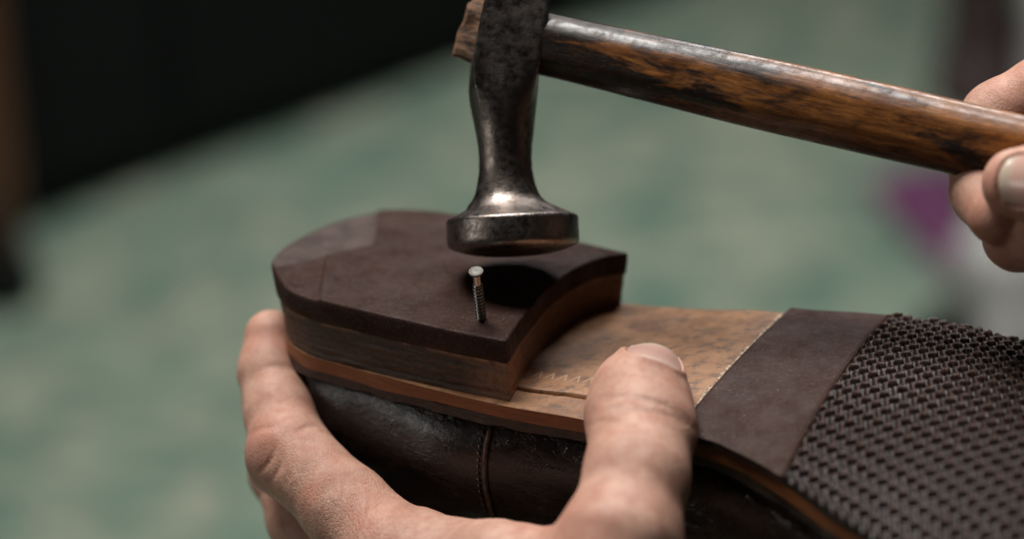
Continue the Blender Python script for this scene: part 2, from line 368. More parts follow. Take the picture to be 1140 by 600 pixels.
n = NT('grey_cloth'); GRY = n.out(n.mix(n.noise(0.15, 4), (0.32, 0.31, 0.30), (0.42, 0.41, 0.40)), 0.8, n.bump(n.noise(0.4, 4), 0.8, 0.5))
n = NT('dark_brown_cloth'); DBR = n.out(n.mix(n.noise(0.2, 4), (0.035, 0.02, 0.02), (0.06, 0.036, 0.036)), 0.8, n.bump(n.noise(0.4, 4), 0.8, 0.5))
tri_c = [on(966, 212, ZF), on(1080, 182, ZF), on(1068, 328, ZF)]
rings = []
for sc_k, zk in ((1.0, 0.05), (1.03, 0.4), (1.0, 0.9), (0.85, 1.4), (0.6, 1.7), (0.3, 2.2), (0.02, 2.3)):
    cen_ = sum(tri_c) / 3; ring = []
    for a_, b_ in zip(tri_c, tri_c[1:] + tri_c[:1]):
        for u in np.linspace(0, 1, 14)[:-1]:
            p = cen_ + (a_ * (1 - u) + b_ * u - cen_) * sc_k; ring.append(p + np.array([0, 0, zk + 0.5 * math.sin(u * 9 + a_[0]) * (1 if zk > 0.5 else 0)]))
    rings.append(np.array(ring))
V, Fs = loft(rings); o_ = mesh('cloth', V, Fs, PUR, None, loc=tri_c[0]); o_['label'] = 'purple folded cloth lying on the green floor beneath the hammer grip'; o_['category'] = 'cloth'
lump('sack', on(1156, 374, ZF), 8.5, 7, 12, GRY, 'pale grey cloth sack slumped on the floor behind the textured sole', 'sack', 5, 0.8)
lump('bundle', on(1080, 392, ZF), 5.0, 4, 3.4, BLK, 'low black bundle lying in front of the grey sack', 'bundle', 8, 0.6)
lump('cloth', on(1086, 112, ZF), 5.5, 7, 18, DBR, 'dark brown cloth heap on the floor at the upper right', 'cloth', 9, 0.8)
lump('bag', on(1172, 135, ZF), 4.0, 6, 14, GRY, 'tall grey bag standing beyond the hand holding the hammer', 'bag', 12, 0.7)

# ------------------------------------------------------------------ shoe frame
A0 = on(562, 378, 0); B0 = on(697, 282, 0)
VW = B0 - A0; WID = np.linalg.norm(VW); VW /= WID; AX = np.array([VW[1], -VW[0], 0])
def SW(s, w_, z):
    s, w_, z = np.broadcast_arrays(np.asarray(s, float), w_, z)
    return A0 + s[..., None] * AX + w_[..., None] * VW + z[..., None] * np.array([0, 0, 1.0])
def back(s, s0, r_, hw):
    u = np.clip((s0 - s) / r_, 0, 1); return hw * (1 - u ** 2.3) ** (1 / 2.1)
CW = 3.1
S_B = -7.6; S_T = 21.4
def wn_(s):
    s = np.asarray(s, float)
    mid = pchip([-5, -2.6, -0.3, 2.2, 5.3, 6.3, 7.6, 9.5, 12, 15], [-0.36, -0.4, -0.34, 0.02, 0.22, 0.0, -0.5, -1.35, -1.9, -1.75], s)
    a_ = CW - back(s, -5, 2.6, CW + 0.36)
    u = np.clip((s - 15) / (S_T - 15), 0, 1); t_ = 4.1 - 5.85 * (1 - u ** 2.2) ** 0.5
    return np.where(s < -5, a_, np.where(s > 15, t_, mid))
def wf_(s):
    s = np.asarray(s, float)
    mid = pchip([-5, -2.6, 0, 2, 4.4, 6.8, 8.5, 10.3, 12, 15], [6.56, 6.55, 6.35, 6.45, 6.6, 7.4, 7.7, 7.85, 8.0, 7.9], s)
    a_ = CW + back(s, -5, 2.6, 6.56 - CW)
    u = np.clip((s - 15) / (S_T - 15), 0, 1); t_ = 4.1 + 3.8 * (1 - u ** 2.2) ** 0.5
    return np.where(s < -5, a_, np.where(s > 15, t_, mid))
def zn_(s): return pchip([-8, -0.5, 2.2, 5.3, 6.3, 7.6, 9.6, 12, 15, 18, 21.5], [-1.6, -1.6, -1.6, -1.56, -1.58, -1.62, -1.85, -2.1, -2.4, -2.9, -3.5], s)
def zf_(s): return pchip([-8, -1.2, 0.3, 2, 4.4, 6.8, 8.5, 10.3, 12, 15, 18, 21.5], [-1.6, -1.6, -1.45, -1.22, -0.86, -0.85, -0.85, -0.98, -1.15, -1.7, -2.4, -3.3], s)
def crown(s): return pchip([-1, 0.5, 3, 5, 8, 12, 18, 21.4], [0, 0.02, 0.10, 0.18, 0.52, 0.75, 0.6, 0.1], s)
def surf(s, t, dz=0.0, inset=0.0):
    a_, b_ = wn_(s), wf_(s); mid, half = (a_ + b_) / 2, np.maximum((b_ - a_) / 2 - inset, 0.0)
    k = (t + 1) / 2; z = zn_(s) * (1 - k) + zf_(s) * k + crown(s) * (1 - t * t)
    return SW(s, mid + half * t, z + dz)
def sspace(s0, s1, n_, e0=False, e1=False):
    u = np.linspace(0, 1, n_)
    if e0 and e1: u = (1 - np.cos(np.pi * u)) / 2
    elif e0: u = 1 - np.cos(np.pi / 2 * u)
    elif e1: u = np.sin(np.pi / 2 * u)
    return s0 + (s1 - s0) * u
def slab(S, nt, top, bot, inset=0.0, hfun=None, fade=1.0):
    """closed plate that follows the sole surface: top grid, side walls, bottom grid"""
    T = np.sin(np.linspace(-np.pi / 2, np.pi / 2, nt)); T = 0.5 * T + 0.5 * np.linspace(-1, 1, nt)
    s_, t_ = np.meshgrid(S, T, indexing='ij')
    P1 = surf(s_, t_, top, inset)
    H = None
    if hfun is not None:
        a_, b_ = wn_(s_), wf_(s_); ww = (a_ + b_) / 2 + (b_ - a_) / 2 * t_
        H = hfun(s_, ww, t_); P1[..., 2] += H[1]
    P2 = surf(s_, t_, bot, inset)
    ni, nj = s_.shape; V = np.concatenate([P1.reshape(-1, 3), P2.reshape(-1, 3)]); o = ni * nj; Fs = []
    for i in range(ni - 1):
        for j in range(nj - 1):
            a = i * nj + j; Fs.append((a, a + nj, a + nj + 1, a + 1)); Fs.append((o + a, o + a + 1, o + a + nj + 1, o + a + nj))
    ntop = len(Fs)
    loop = [i * nj for i in range(ni)] + [(ni - 1) * nj + j for j in range(1, nj)] + [i * nj + nj - 1 for i in range(ni - 2, -1, -1)] + [j for j in range(nj - 2, 0, -1)]
    for k in range(len(loop)):
        a, b = loop[k], loop[(k + 1) % len(loop)]; Fs.append((b, a, o + a, o + b))
    return V, Fs, ntop, (H[0].reshape(-1) if H is not None else None)

shoe = thing('shoe', SW(5, 3, -3), 'dark brown leather shoe held sole up with an open heel being nailed', 'shoe')

# leather outsole: tan surface, orange edge, whole length
S = sspace(S_B, S_T, 190, True, True)
def slitH(s, w_, t):
    a_ = wn_(s); d = w_ - a_ - (0.98 + 0.04 * np.sin(s * 1.3)); lip = np.clip((s + 0.5) / 0.2, 0, 1) * np.clip((4.6 - s) / 0.4, 0, 1)
    jag = vnoise(np.stack([s, w_ * 0, s * 0], -1), 3.2, 3) * 0.02
    h_ = -0.22 * np.exp(-((d + jag) / 0.055) ** 2) * lip + 0.03 * np.clip(d / 0.06, 0, 1) * lip * (d > -0.05) * np.exp(-np.maximum(d, 0) / 0.5)
    return np.zeros_like(s), h_
Sx = np.concatenate([sspace(S_B, -0.4, 50, True)[:-1], np.linspace(-0.4, 4.7, 150)[:-1], sspace(4.7, S_T, 60, False, True)])
def slab_outsole():
    # finer columns near the near edge so that the stitch channel resolves
    global surf
    T = np.unique(np.concatenate([np.linspace(-1, -0.78, 10), np.linspace(-0.78, -0.60, 46), np.linspace(-0.60, 1, 34)]))
    s_, t_ = np.meshgrid(Sx, T, indexing='ij'); P1 = surf(s_, t_, 0, 0)
    ww = (wn_(s_) + wf_(s_)) / 2 + (wf_(s_) - wn_(s_)) / 2 * t_
    P1[..., 2] += slitH(s_, ww, t_)[1]
    P2 = surf(s_, t_, -0.34, 0.0); P2 += vnoise(P2, 1.6, 91)[..., None] * 0.03; ni, nj = s_.shape; o = ni * nj
    V = np.concatenate([P1.reshape(-1, 3), P2.reshape(-1, 3)]); Fs = []
    for i in range(ni - 1):
        for j in range(nj - 1):
            a = i * nj + j; Fs.append((a, a + nj, a + nj + 1, a + 1)); Fs.append((o + a, o + a + 1, o + a + nj + 1, o + a + nj))
    nt = len(Fs)
    loop = [i * nj for i in range(ni)] + [(ni - 1) * nj + j for j in range(1, nj)] + [i * nj + nj - 1 for i in range(ni - 2, -1, -1)] + [j for j in range(nj - 2, 0, -1)]
    for k in range(len(loop)):
        a, b = loop[k], loop[(k + 1) % len(loop)]; Fs.append((b, a, o + a, o + b))
    return V, Fs, nt
V, Fs, nt = slab_outsole()
outsole = mesh('outsole', V, Fs, None, shoe, mats=[TAN, EDGE], fmat=[0] * nt + [1] * (len(Fs) - nt), sharp=50)
# welt layer under it
V, Fs, nt, _ = slab(S, 24, -0.342, -0.60, 0.03)
V[:, 2] += vnoise(V, 1.8, 4) * 0.04; V[:, :2] += vnoise(V, 3.1, 5)[:, None] * 0.03
mesh('welt', V, Fs, WELT, shoe, sharp=50)
# smooth rubber waist band, from s=4.45 to where the texture starts
def waist_end(t): return 7.25 - 0.35 * t
def band(s0f, s1f, ns, nt_, top, bot, inset, hfun=None):
    T = np.linspace(-1, 1, nt_); u = np.linspace(0, 1, ns)
    uu, tt = np.meshgrid(u, T, indexing='ij'); ss = s0f(tt) * (1 - uu) + s1f(tt) * uu
    P1 = surf(ss, tt, top, inset)
    H = np.zeros_like(ss)
    if hfun is not None:
        ww = (wn_(ss) + wf_(ss)) / 2 + (wf_(ss) - wn_(ss)) / 2 * tt
        hn, hz = hfun(ss, ww, tt, uu); H = hn; P1[..., 2] += hz
    P2 = surf(ss, tt, bot, inset); o = ns * nt_
    V = np.concatenate([P1.reshape(-1, 3), P2.reshape(-1, 3)])
    i, j = np.meshgrid(np.arange(ns - 1), np.arange(nt_ - 1), indexing='ij'); a = (i * nt_ + j).ravel()
    Fs = np.concatenate([np.stack([a, a + nt_, a + nt_ + 1, a + 1], 1), np.stack([o + a, o + a + 1, o + a + nt_ + 1, o + a + nt_], 1)]).tolist()
    loop = [i * nt_ for i in range(ns)] + [(ns - 1) * nt_ + j for j in range(1, nt_)] + [i * nt_ + nt_ - 1 for i in range(ns - 2, -1, -1)] + [j for j in range(nt_ - 2, 0, -1)]
    for k in range(len(loop)):
        a, b = loop[k], loop[(k + 1) % len(loop)]; Fs.append((b, a, o + a, o + b))
    return V, Fs, np.concatenate([H.ravel(), np.zeros(o)])
RT_ = 0.17
def waistH(s, w_, t, u):
    return np.zeros_like(s), -0.10 * np.clip(1 - u / 0.04, 0, 1) + 0.03 * np.exp(-((u - 0.985) / 0.012) ** 2)
V, Fs, _ = band(lambda t: 4.45 + 0 * t, waist_end, 80, 60, RT_, 0.004, -0.03, waistH)
mesh('rubber_waist', V, Fs, RUBBER_WAIST, shoe, sharp=40)
# pale glue line where the rubber stops on the tan leather
n = NT('glue_line'); GLUE = n.out(n.mix(n.rng(n.noise(9, 4, 0.8), 0.45, 0.6), (0.10, 0.055, 0.03), (0.55, 0.40, 0.27)), 0.5)
V, Fs, _ = band(lambda t: 4.36 + 0.03 * np.sin(t * 19) + 0 * t, lambda t: 4.448 + 0 * t, 4, 90, 0.045, 0.003, 0.0)
mesh('glue_line', V, Fs, GLUE, shoe)
# textured forepart: rope like zigzag ridges with a nub at each turn
def texH(s, w_, t, u):
    pw, ps = 0.49, 0.295
    w_ = w_ + 0.40 * s
    f = (w_ / pw) % 1.0
    tri = np.where(f < 0.70, f / 0.70 * 2 - 1, 1 - (f - 0.70) / 0.30 * 2)
    q = (s + 0.116 * tri) / ps
    cq = 0.5 + 0.5 * np.cos(2 * np.pi * q)
    ridge = np.clip((cq - 0.30) / 0.45, 0, 1); ridge = ridge * ridge * (3 - 2 * ridge)
    nb = 0.5 + 0.5 * np.cos(2 * np.pi * (f - 0.05)); nb = np.clip((nb - 0.3) / 0.5, 0, 1); nb = nb * nb * (3 - 2 * nb)
    jit = 1 + 0.22 * vnoise(np.stack([s, w_, s * 0], -1), 2.7, 2)
    bar = np.clip(np.cos(4 * np.pi * (f - 0.10)) * 1.5 - 0.3, 0, 1) * np.clip(1 - cq * 1.2, 0, 1)
    h_ = (ridge * (0.64 + 0.36 * nb) + bar * 0.34) * jit
    edge = np.clip((1 - np.abs(t)) / 0.015, 0, 1) * np.clip(u / 0.004, 0, 1)
    h_ = h_ * edge
    return h_, h_ * 0.165
def tex_end(t): return 20.9 - 3.2 * t * t + 0 * t
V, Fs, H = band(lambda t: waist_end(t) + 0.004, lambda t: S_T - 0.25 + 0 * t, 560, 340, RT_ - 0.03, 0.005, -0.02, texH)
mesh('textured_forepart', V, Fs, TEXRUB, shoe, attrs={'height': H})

# decorative chevron marks stamped beside the channel: little raised V strokes on the leather
Vc, Fc = [], []
for k in range(11):
    s0 = -0.05 + k * 0.33
    for (ds0, dw0, ds1, dw1) in ((0.0, 0.0, 0.10, 0.34), (0.10, 0.34, 0.22, 0.0)):
        a = np.array([s0 + ds0, wn_(s0) + 1.72 + dw0]); b = np.array([s0 + ds1, wn_(s0) + 1.72 + dw1]); d = b - a; d /= np.linalg.norm(d); nn = np.array([-d[1], d[0]]) * 0.022
        def zz(s, w_):
            t = (w_ - (wn_(s) + wf_(s)) / 2) / ((wf_(s) - wn_(s)) / 2); return surf(np.array(s), np.array(t), 0.0)[2] + 0.006
        o = len(Vc)
        for p in (a - nn, b - nn, b + nn, a + nn):
            z = zz(p[0], p[1]) - 0.001; q = SW(p[0], p[1], z); Vc.append(q)
        for p in (a, b): Vc.append(SW(p[0], p[1], zz(p[0], p[1]) + 0.012))
        Fc += [(o, o + 1, o + 5, o + 4), (o + 3, o + 4, o + 5, o + 2), (o, o + 4, o + 3), (o + 1, o + 2, o + 5)]
n = NT('stamped_marks'); STM = n.out((0.42, 0.27, 0.17), 0.5)
mesh('stamped_marks', Vc, Fc, STM, shoe, smooth=False)

# ---- heel
def heel_outline(k, grow=0.0, npt=400):
    """k=0 running surface, k=1 seat; closed loop of (s, w)"""
    r_ = 3.15 * (1 - k) + 2.6 * k; hw_n = (CW + 0.22) * (1 - k) + (CW + 0.33) * k; hw_f = 3.22 * (1 - k) + 3.4 * k
    pts = []
    # near side, breast corner to back, then far side back to the breast
    cn = np.array([0.0, 0.0]) * (1 - k) + np.array([0.17, -0.03]) * k; cf = np.array([0.0, WID]) * (1 - k) + np.array([-0.18, WID + 0.12]) * k
    s_l = np.linspace(0, -5, 40)[:-1]
    for s in s_l:
        u = -s / 5; pts.append((cn[0] * (1 - u) + s, cn[1] * (1 - u) ** 2 + (CW - hw_n) * (1 - (1 - u) ** 2)))
    for a in np.linspace(0, np.pi, 120)[1:-1]:
        ca, sa = math.cos(a), math.sin(a)
        uu = abs(sa) ** 0.9; ww = (abs(ca) ** 0.93) * (1 if ca > 0 else -1)
        pts.append((-5 - r_ * uu, CW - (hw_n if ca > 0 else hw_f) * ww))
    for s in np.linspace(-5, 0, 40):
        u = -s / 5; pts.append((cf[0] * (1 - u) + s, cf[1] * (1 - u) ** 2 + (CW + hw_f) * (1 - (1 - u) ** 2)))
    for v in np.linspace(0, 1, 60)[1:-1]:
        w_ = cf[1] * (1 - v) + cn[1] * v; s = cf[0] * (1 - v) + cn[0] * v - float(pchip([0, 0.06, 0.17, 0.31, 0.48, 0.63, 0.80, 0.90, 1.0], [0, 0.36, 0.62, 0.74, 0.70, 0.54, 0.33, 0.17, 0.0], np.array(v)))
        pts.append((s, w_))
    P_ = np.array(pts)
    d = np.roll(P_, -1, 0) - np.roll(P_, 1, 0); d /= np.linalg.norm(d, axis=1)[:, None]
    nrm = np.stack([d[:, 1], -d[:, 0]], 1)
    if k < 0.45:
        for (s1, w1, s2, w2) in ((-7.31, 0.86, -6.05, -0.22), (-6.05, -0.22, -5.0, -0.27)):
            e = np.array([s2 - s1, w2 - w1]); e /= np.linalg.norm(e); m_ = np.array([-e[1], e[0]])
            if m_ @ (np.array([-3.5, 3.1]) - np.array([s1, w1])) > 0: m_ = -m_
            q = (P_ - np.array([s1, w1])) @ m_; P_ = P_ - np.maximum(q, 0)[:, None] * m_ * (1 - k / 0.45)
    d = np.roll(P_, -1, 0) - np.roll(P_, 1, 0); d /= np.linalg.norm(d, axis=1)[:, None]; nrm = np.stack([d[:, 1], -d[:, 0]], 1)
    cen = np.array([-3.5, 3.1]); sg = np.sign(np.sum(nrm * (P_ - cen), 1)); nrm *= sg[:, None]
    return P_ + nrm * grow
BREAST = 0.84
def hring(k, z, grow=0.0):
    P_ = heel_outline(k, grow); return SW(P_[:, 0], P_[:, 1], z)
def kz(z): return (min(max(-z / 1.6, 0), 1)) ** 0.8
ZR = -0.62
heel = thing('heel', (0, 0, 0), '', '')   # becomes a part-holder below
bpy.data.objects.remove(heel)
# leather stack
zs = np.linspace(-1.597, ZR, 26)
rings = [hring(kz(z), z, 0.012 * math.sin((z + 1.6) / 0.98 * math.pi * 3) ** 8 * -1.0) for z in zs]
V, Fs = loft(rings)
V[:, :2] += (vnoise(V * np.array([1, 1, 4]), 1.5, 6) * 0.018)[:, None]
Pl = np.stack([(V - A0) @ AX, (V - A0) @ VW], 1)
worn = 0.8 * np.clip((V[:, 2] - ZR + 0.10) / 0.08, 0, 1) * (vnoise(V, 1.1, 77) > -0.1) + np.clip(1 - np.hypot(Pl[:, 0] + 0.1, Pl[:, 1] - 0.35) / 1.2, 0, 1) + 0.5 * np.clip((Pl[:, 0] + 1.3) / 0.6, 0, 1) * (Pl[:, 1] > 0.05)
stack = mesh('heel_stack', V, Fs, STACK, shoe, attrs={'worn': np.clip(worn, 0, 1)}, sharp=45)
# rubber top lift with a worn, slightly sloping back corner
L1a, L1b, L1c = [(((on(*q, 0) - A0) @ AX), ((on(*q, 0) - A0) @ VW)) for q in ((308, 296), (418, 272), (420, 234))]
L2a, L2b = [(((on(*q, 0) - A0) @ AX), ((on(*q, 0) - A0) @ VW)) for q in ((364, 287), (356, 334))]
def side(a, b, S_, W_):
    dx, dy = b[0] - a[0], b[1] - a[1]; l_ = math.hypot(dx, dy); return ((S_ - a[0]) * -dy + (W_ - a[1]) * dx) / l_
pc = (-3.5, 3.1)
def topz(S_, W_):
    d1 = side(L1a, L1b, S_, W_) * -np.sign(side(L1a, L1b, *pc)); d2 = side(L1b, L1c, S_, W_) * -np.sign(side(L1b, L1c, *pc))
    dd = np.minimum(d1, d2); z = -0.065 * np.clip(dd / 0.05, 0, 1) - 0.05 * np.clip(dd, 0, 3)
    d3 = side(L2a, L2b, S_, W_) * -np.sign(side(L2a, L2b, *pc)); ds = np.clip(d3, 0, 3) * (dd < 0.02)
    z = z - 0.045 * np.clip(ds / 0.04, 0, 1) - 0.03 * ds
    z = z + 0.02 * np.exp(-(d3 / 0.05) ** 2) * (dd < 0)
    pit = ((on(363, 268, 0) - A0) @ AX, (on(363, 268, 0) - A0) @ VW)
    z = z - 0.08 * np.exp(-(((S_ - pit[0]) ** 2 + (W_ - pit[1]) ** 2) / 0.05 ** 2) ** 2)
    rim = np.clip(dd, 0, 1)
    return z, np.clip(dd / 0.04, 0, 1)
rings = []; Z_ = []
out0 = heel_outline(0, 0.045); npt = len(out0)
for z, g in ((ZR + 0.004, 0.02), (ZR + 0.03, 0.045), (-0.45, 0.05), (-0.3, 0.055), (-0.15, 0.055), (-0.05, 0.05), (-0.02, 0.04), (0.0, 0.0)):
    P_ = heel_outline(kz(z) * 0.8, g); Pz = topz(P_[:, 0], P_[:, 1])[0] * np.clip((z - ZR) / -ZR, 0, 1)
    rings.append(SW(P_[:, 0], P_[:, 1], z + Pz))
base = heel_outline(0, 0.0); NR = 150
for k in range(1, NR):
    f = 1 - k / NR; P_ = np.array(pc) + (base - np.array(pc)) * f; rings.append(SW(P_[:, 0], P_[:, 1], topz(P_[:, 0], P_[:, 1])[0]))
V, Fs = loft(rings)
V[:, 2] += vnoise(V, 0.7, 11) * 0.012
V[:npt * 2, 2] += vnoise(V[:npt * 2], 2.3, 15) * 0.022
rn = np.hypot(V[:, 0], V[:, 1]); V[npt * 8:, 2] += 0.035 * np.exp(-((rn[npt * 8:] - 0.15) / 0.05) ** 2)
Pl = np.stack([(V - A0) @ AX, (V - A0) @ VW], 1)
wv = topz(Pl[:, 0], Pl[:, 1])[1]
fm = [1 if (wv[f[0]] > 0.5 and f[0] >= npt * 7) else 0 for f in Fs]
mesh('top_lift', V, Fs, None, shoe, mats=[RUBBER, RUBBER_WORN_LIT], fmat=fm, sharp=60)

# ---- upper, open at the bottom (the shoe is upside down)
S = sspace(S_B, S_T, 220, True, True)
def ring_upper(z, inset, extra=0.0):
    pts = []
    Sa = sspace(S_B + max(inset, -0.4) * 1.0, S_T - inset, 130, True, True)
    n_s = (Sa - Sa[0]) / (Sa[-1] - Sa[0]) * (S_T - S_B) + S_B
    a_, b_ = wn_(n_s), wf_(n_s); mid = (a_ + b_) / 2; half = (b_ - a_) / 2
    hf = half - inset * np.clip(half / 1.5, 0, 1)
    zo = np.where(n_s > 2, (zn_(n_s) + 1.6) , 0); 
    k = np.clip((n_s - 14) / 7, 0, 1)
    nearp = SW(Sa, mid - hf, z + zo); farp = SW(Sa, mid + hf, z + (zf_(n_s) + 1.6))
    return np.concatenate([nearp, farp[::-1][1:-1]])
prof = [(-2.19, 0.50), (-2.24, 0.34), (-2.4, 0.20), (-2.7, 0.06), (-3.1, -0.05), (-3.6, -0.08), (-4.2, -0.02), (-5.0, 0.15), (-6.0, 0.45), (-7.0, 0.8), (-7.8, 1.1), (-7.85, 1.3), (-7.7, 1.45), (-7.0, 1.15), (-6, 0.85), (-5, 0.6), (-4, 0.5), (-3, 0.5)]
rings = [ring_upper(z, i_) for z, i_ in prof]
V, Fs = loft(rings, True, True)
pw = vnoise(V * np.array([1, 1, 1.6]), 0.5, 21) * 0.10 + vnoise(V, 1.2, 22) * 0.04
Pl = np.stack([(V - A0) @ AX, (V - A0) @ VW], 1)
kk = np.clip((-2.3 - V[:, 2]) / 0.5, 0, 1)
V[:, :2] += (VW[:2] * -1)[None] * (pw * kk * (Pl[:, 1] < 3))[:, None]
upper = mesh('upper', V, Fs, UPPER, shoe, sharp=70)
# side seam: cord with a row of stitches beside it, following the near wall of the upper
prz = [p[0] for p in prof[:11]][::-1]; pri = [p[1] for p in prof[:11]][::-1]
def wall(s, z, out):
    i_ = float(pchip(prz, pri, np.array(z))); a_, b_ = float(wn_(s)), float(wf_(s)); hf = (b_ - a_) / 2 - i_
    w_ = (a_ + b_) / 2 - hf; p = SW(s, w_, z)
    pz = vnoise((p * np.array([1, 1, 1.6]))[None], 0.5, 21)[0] * 0.10 + vnoise(p[None], 1.2, 22)[0] * 0.04
    return p + (-VW) * (pz * min(max((-2.3 - z) / 0.5, 0), 1) + out)
zs_ = np.linspace(-2.35, -6.6, 40); sl = lambda z: -0.30 + 0.13 * (z + 2.35) * -0.45 + 0.05 * math.sin((z + 2.3) * 1.4)
V, Fs = tube([wall(sl(z), z, 0.03) for z in zs_], 0.062, 12, (1, 0, 0)); cord = mesh('seam_cord', V, Fs, CORD, shoe)
Vs, Fs2 = [], []
for z in np.arange(-2.45, -6.5, -0.17):
    for off in (-0.20, -0.28) if False else (-0.21,):
        V, Fs = tube([wall(sl(z) + off + 0.02 * k, z - 0.03 * k, 0.02 + 0.02 * (1 - abs(k - 1.5) / 1.5)) for k in range(4)], 0.026, 6, (1, 0, 0))
        o = len(Vs); Vs += list(V); Fs2 += [tuple(i + o for i in f) for f in Fs]
mesh('stitching', Vs, Fs2, CORD, shoe)
mesh('lining', *loft([ring_upper(z, i_) for z, i_ in ((-3.0, 0.52), (-3.02, 0.54))]), LINING, shoe)

# ------------------------------------------------------------------ the nail standing in the heel
N0 = np.array([0.0, 0, 0]); top_ = at(530, 303, 59.2 - 0.95); 
nail = thing('nail', N0, 'small bright steel nail with flat round head and ribbed shank standing in the heel', 'nail')
dN = (top_ - N0); LN = np.linalg.norm(dN); dN, aN, bN = frame_of(dN, np.array([0, 1.0, 0.1]))
th = np.arange(28) / 28 * 2 * np.pi
def circ(c0, r_, d, a, b, th=th): return c0 + r_ * (np.cos(th)[:, None] * a + np.sin(th)[:, None] * b)
rings = []
for u in np.linspace(-0.35, LN * 0.73, 170):
    rings.append(circ(N0 + dN * u, 0.086 + 0.046 * abs(math.sin(u / 0.105 * math.pi)) ** 1.5, dN, aN, bN, th))
for u in np.linspace(LN * 0.735, LN, 10): rings.append(circ(N0 + dN * u, 0.088, dN, aN, bN))
V, Fs = loft(rings); mesh('shank', V, Fs, NSHANK, nail)
prof_h = [(LN - 0.09, 0.088), (LN - 0.05, 0.13), (LN - 0.02, 0.175), (LN, 0.186), (LN + 0.022, 0.188), (LN + 0.040, 0.176), (LN + 0.044, 0.155), (LN + 0.030, 0.135), (LN + 0.026, 0.10), (LN + 0.03, 0.07), (LN + 0.036, 0.03), (LN + 0.037, 0.003)]
V, Fs = loft([circ(N0 + dN * u, r_, dN, aN, bN) for u, r_ in prof_h]); mesh('head', V, Fs, NAILM, nail, sharp=60)

# ------------------------------------------------------------------ hammer
HD = 60.9
hup = UP * math.cos(math.radians(2)) + FW * math.sin(math.radians(2))
hc = at(571, 260, HD)
ROLL = math.radians(-2.4)
hax = hup * math.cos(ROLL) + RT * math.sin(ROLL); hax /= np.linalg.norm(hax)
hx = RT - hax * (RT @ hax); hx /= np.linalg.norm(hx); hy = np.cross(hax, hx)
hammer = thing('hammer', hc, 'old steel cobbler hammer with round face and dark worn wooden handle poised over the nail', 'hammer')
PXC = HD / F_PX
secs = [  # image row, centre column, half width px, squareness
    (-185, 590, 12, 1.0), (-170, 588, 27, 1.0), (-120, 582, 33, 1.0), (-60, 578, 36, 1.0), (-20, 577, 37.5, 1.0), (0, 575.5, 38, 1.0), (25, 571, 39, 1.0), (50, 566.5, 39.5, 1.0), (70, 563, 40, 0.9), (85, 561.5, 40, 0.7),
    (100, 560.5, 39.5, 0.45), (112, 560.5, 38, 0.25), (125, 561, 36, 0.1), (137, 561.5, 34, 0), (150, 562, 32, 0), (163, 562.3, 30.3, 0), (175, 562.5, 29.6, 0), (190, 563, 30, 0), (205, 563.5, 32.5, 0), (214, 564, 35, 0), (221, 564.5, 38.5, 0),
    (227, 565.5, 44, 0), (232, 566.5, 51, 0), (236, 568, 58.5, 0), (239.5, 569.5, 66, 0), (241.5, 570.3, 71, 0), (243.5, 570.6, 73, 0), (246, 570.7, 73.6, 0), (255, 570.9, 73.6, 0), (266, 571.1, 73.8, 0), (271, 571.2, 73.4, 0), (274, 571.3, 71.5, 0), (277, 571.4, 66, 0), (280.5, 571.5, 56, 0), (283.5, 571.6, 42, 0), (285.3, 571.6, 26, 0), (286, 571.6, 10, 0), (286.2, 571.6, 0.5, 0)]
th = np.arange(96) / 96 * 2 * np.pi
rings = []
fine_ = []
rows = np.array([s[0] for s in secs], float)
for r0, r1, a, b in zip(rows[:-1], rows[1:], secs[:-1], secs[1:]):
    m_ = max(1, int(abs(r1 - r0) / 4)); 
    for k in range(m_): 
        t = k / m_; fine_.append([a[i] * (1 - t) + b[i] * t for i in range(4)])
fine_.append(list(secs[-1]))
for row, cx, hw, sq in fine_:
    cc = hc + hax * ((260 - row) * PXC) + hx * ((cx - 571) * PXC - (260 - row) * PXC * math.tan(-ROLL) * -1 * 0)
    # undo roll for upper sections: place by column directly
    cc = hc + hup * ((260 - row) * PXC) + RT * ((cx - 571) * PXC) if row < 232 else hc + hax * ((260 - row) * PXC)
    bl = np.clip((240 - row) / 12, 0, 1)
    ax_, ay_ = hx, hy
    # squarish section turned a little to the left, corners bevelled
    ang = th - 0.04
    sq_r = np.minimum(1 / np.maximum(np.abs(np.cos(ang)), 1e-6), 1 / np.maximum(np.abs(np.sin(ang)), 1e-6)); sq_r = np.minimum(sq_r, 1.44 / np.maximum(np.abs(np.cos(ang - np.pi / 4)) * 0 + np.maximum(np.abs(np.cos(ang - np.pi / 4)), np.abs(np.sin(ang - np.pi / 4))), 1e-6) * 1.12)
    sq_r = sq_r / np.max(sq_r * np.abs(np.cos(th)))
    rr = (1 - sq) + sq * sq_r
    rings.append(cc + (hw * PXC) * rr[:, None] * (np.cos(th)[:, None] * ax_ + np.sin(th)[:, None] * ay_))
V, Fs = loft(rings)
V += (vnoise(V, 1.3, 31) * 0.018 + vnoise(V, 4, 32) * 0.005)[:, None] * np.array([0.6, -0.6, 0.3])
mesh('head', V, Fs, STEEL, hammer, sharp=35)
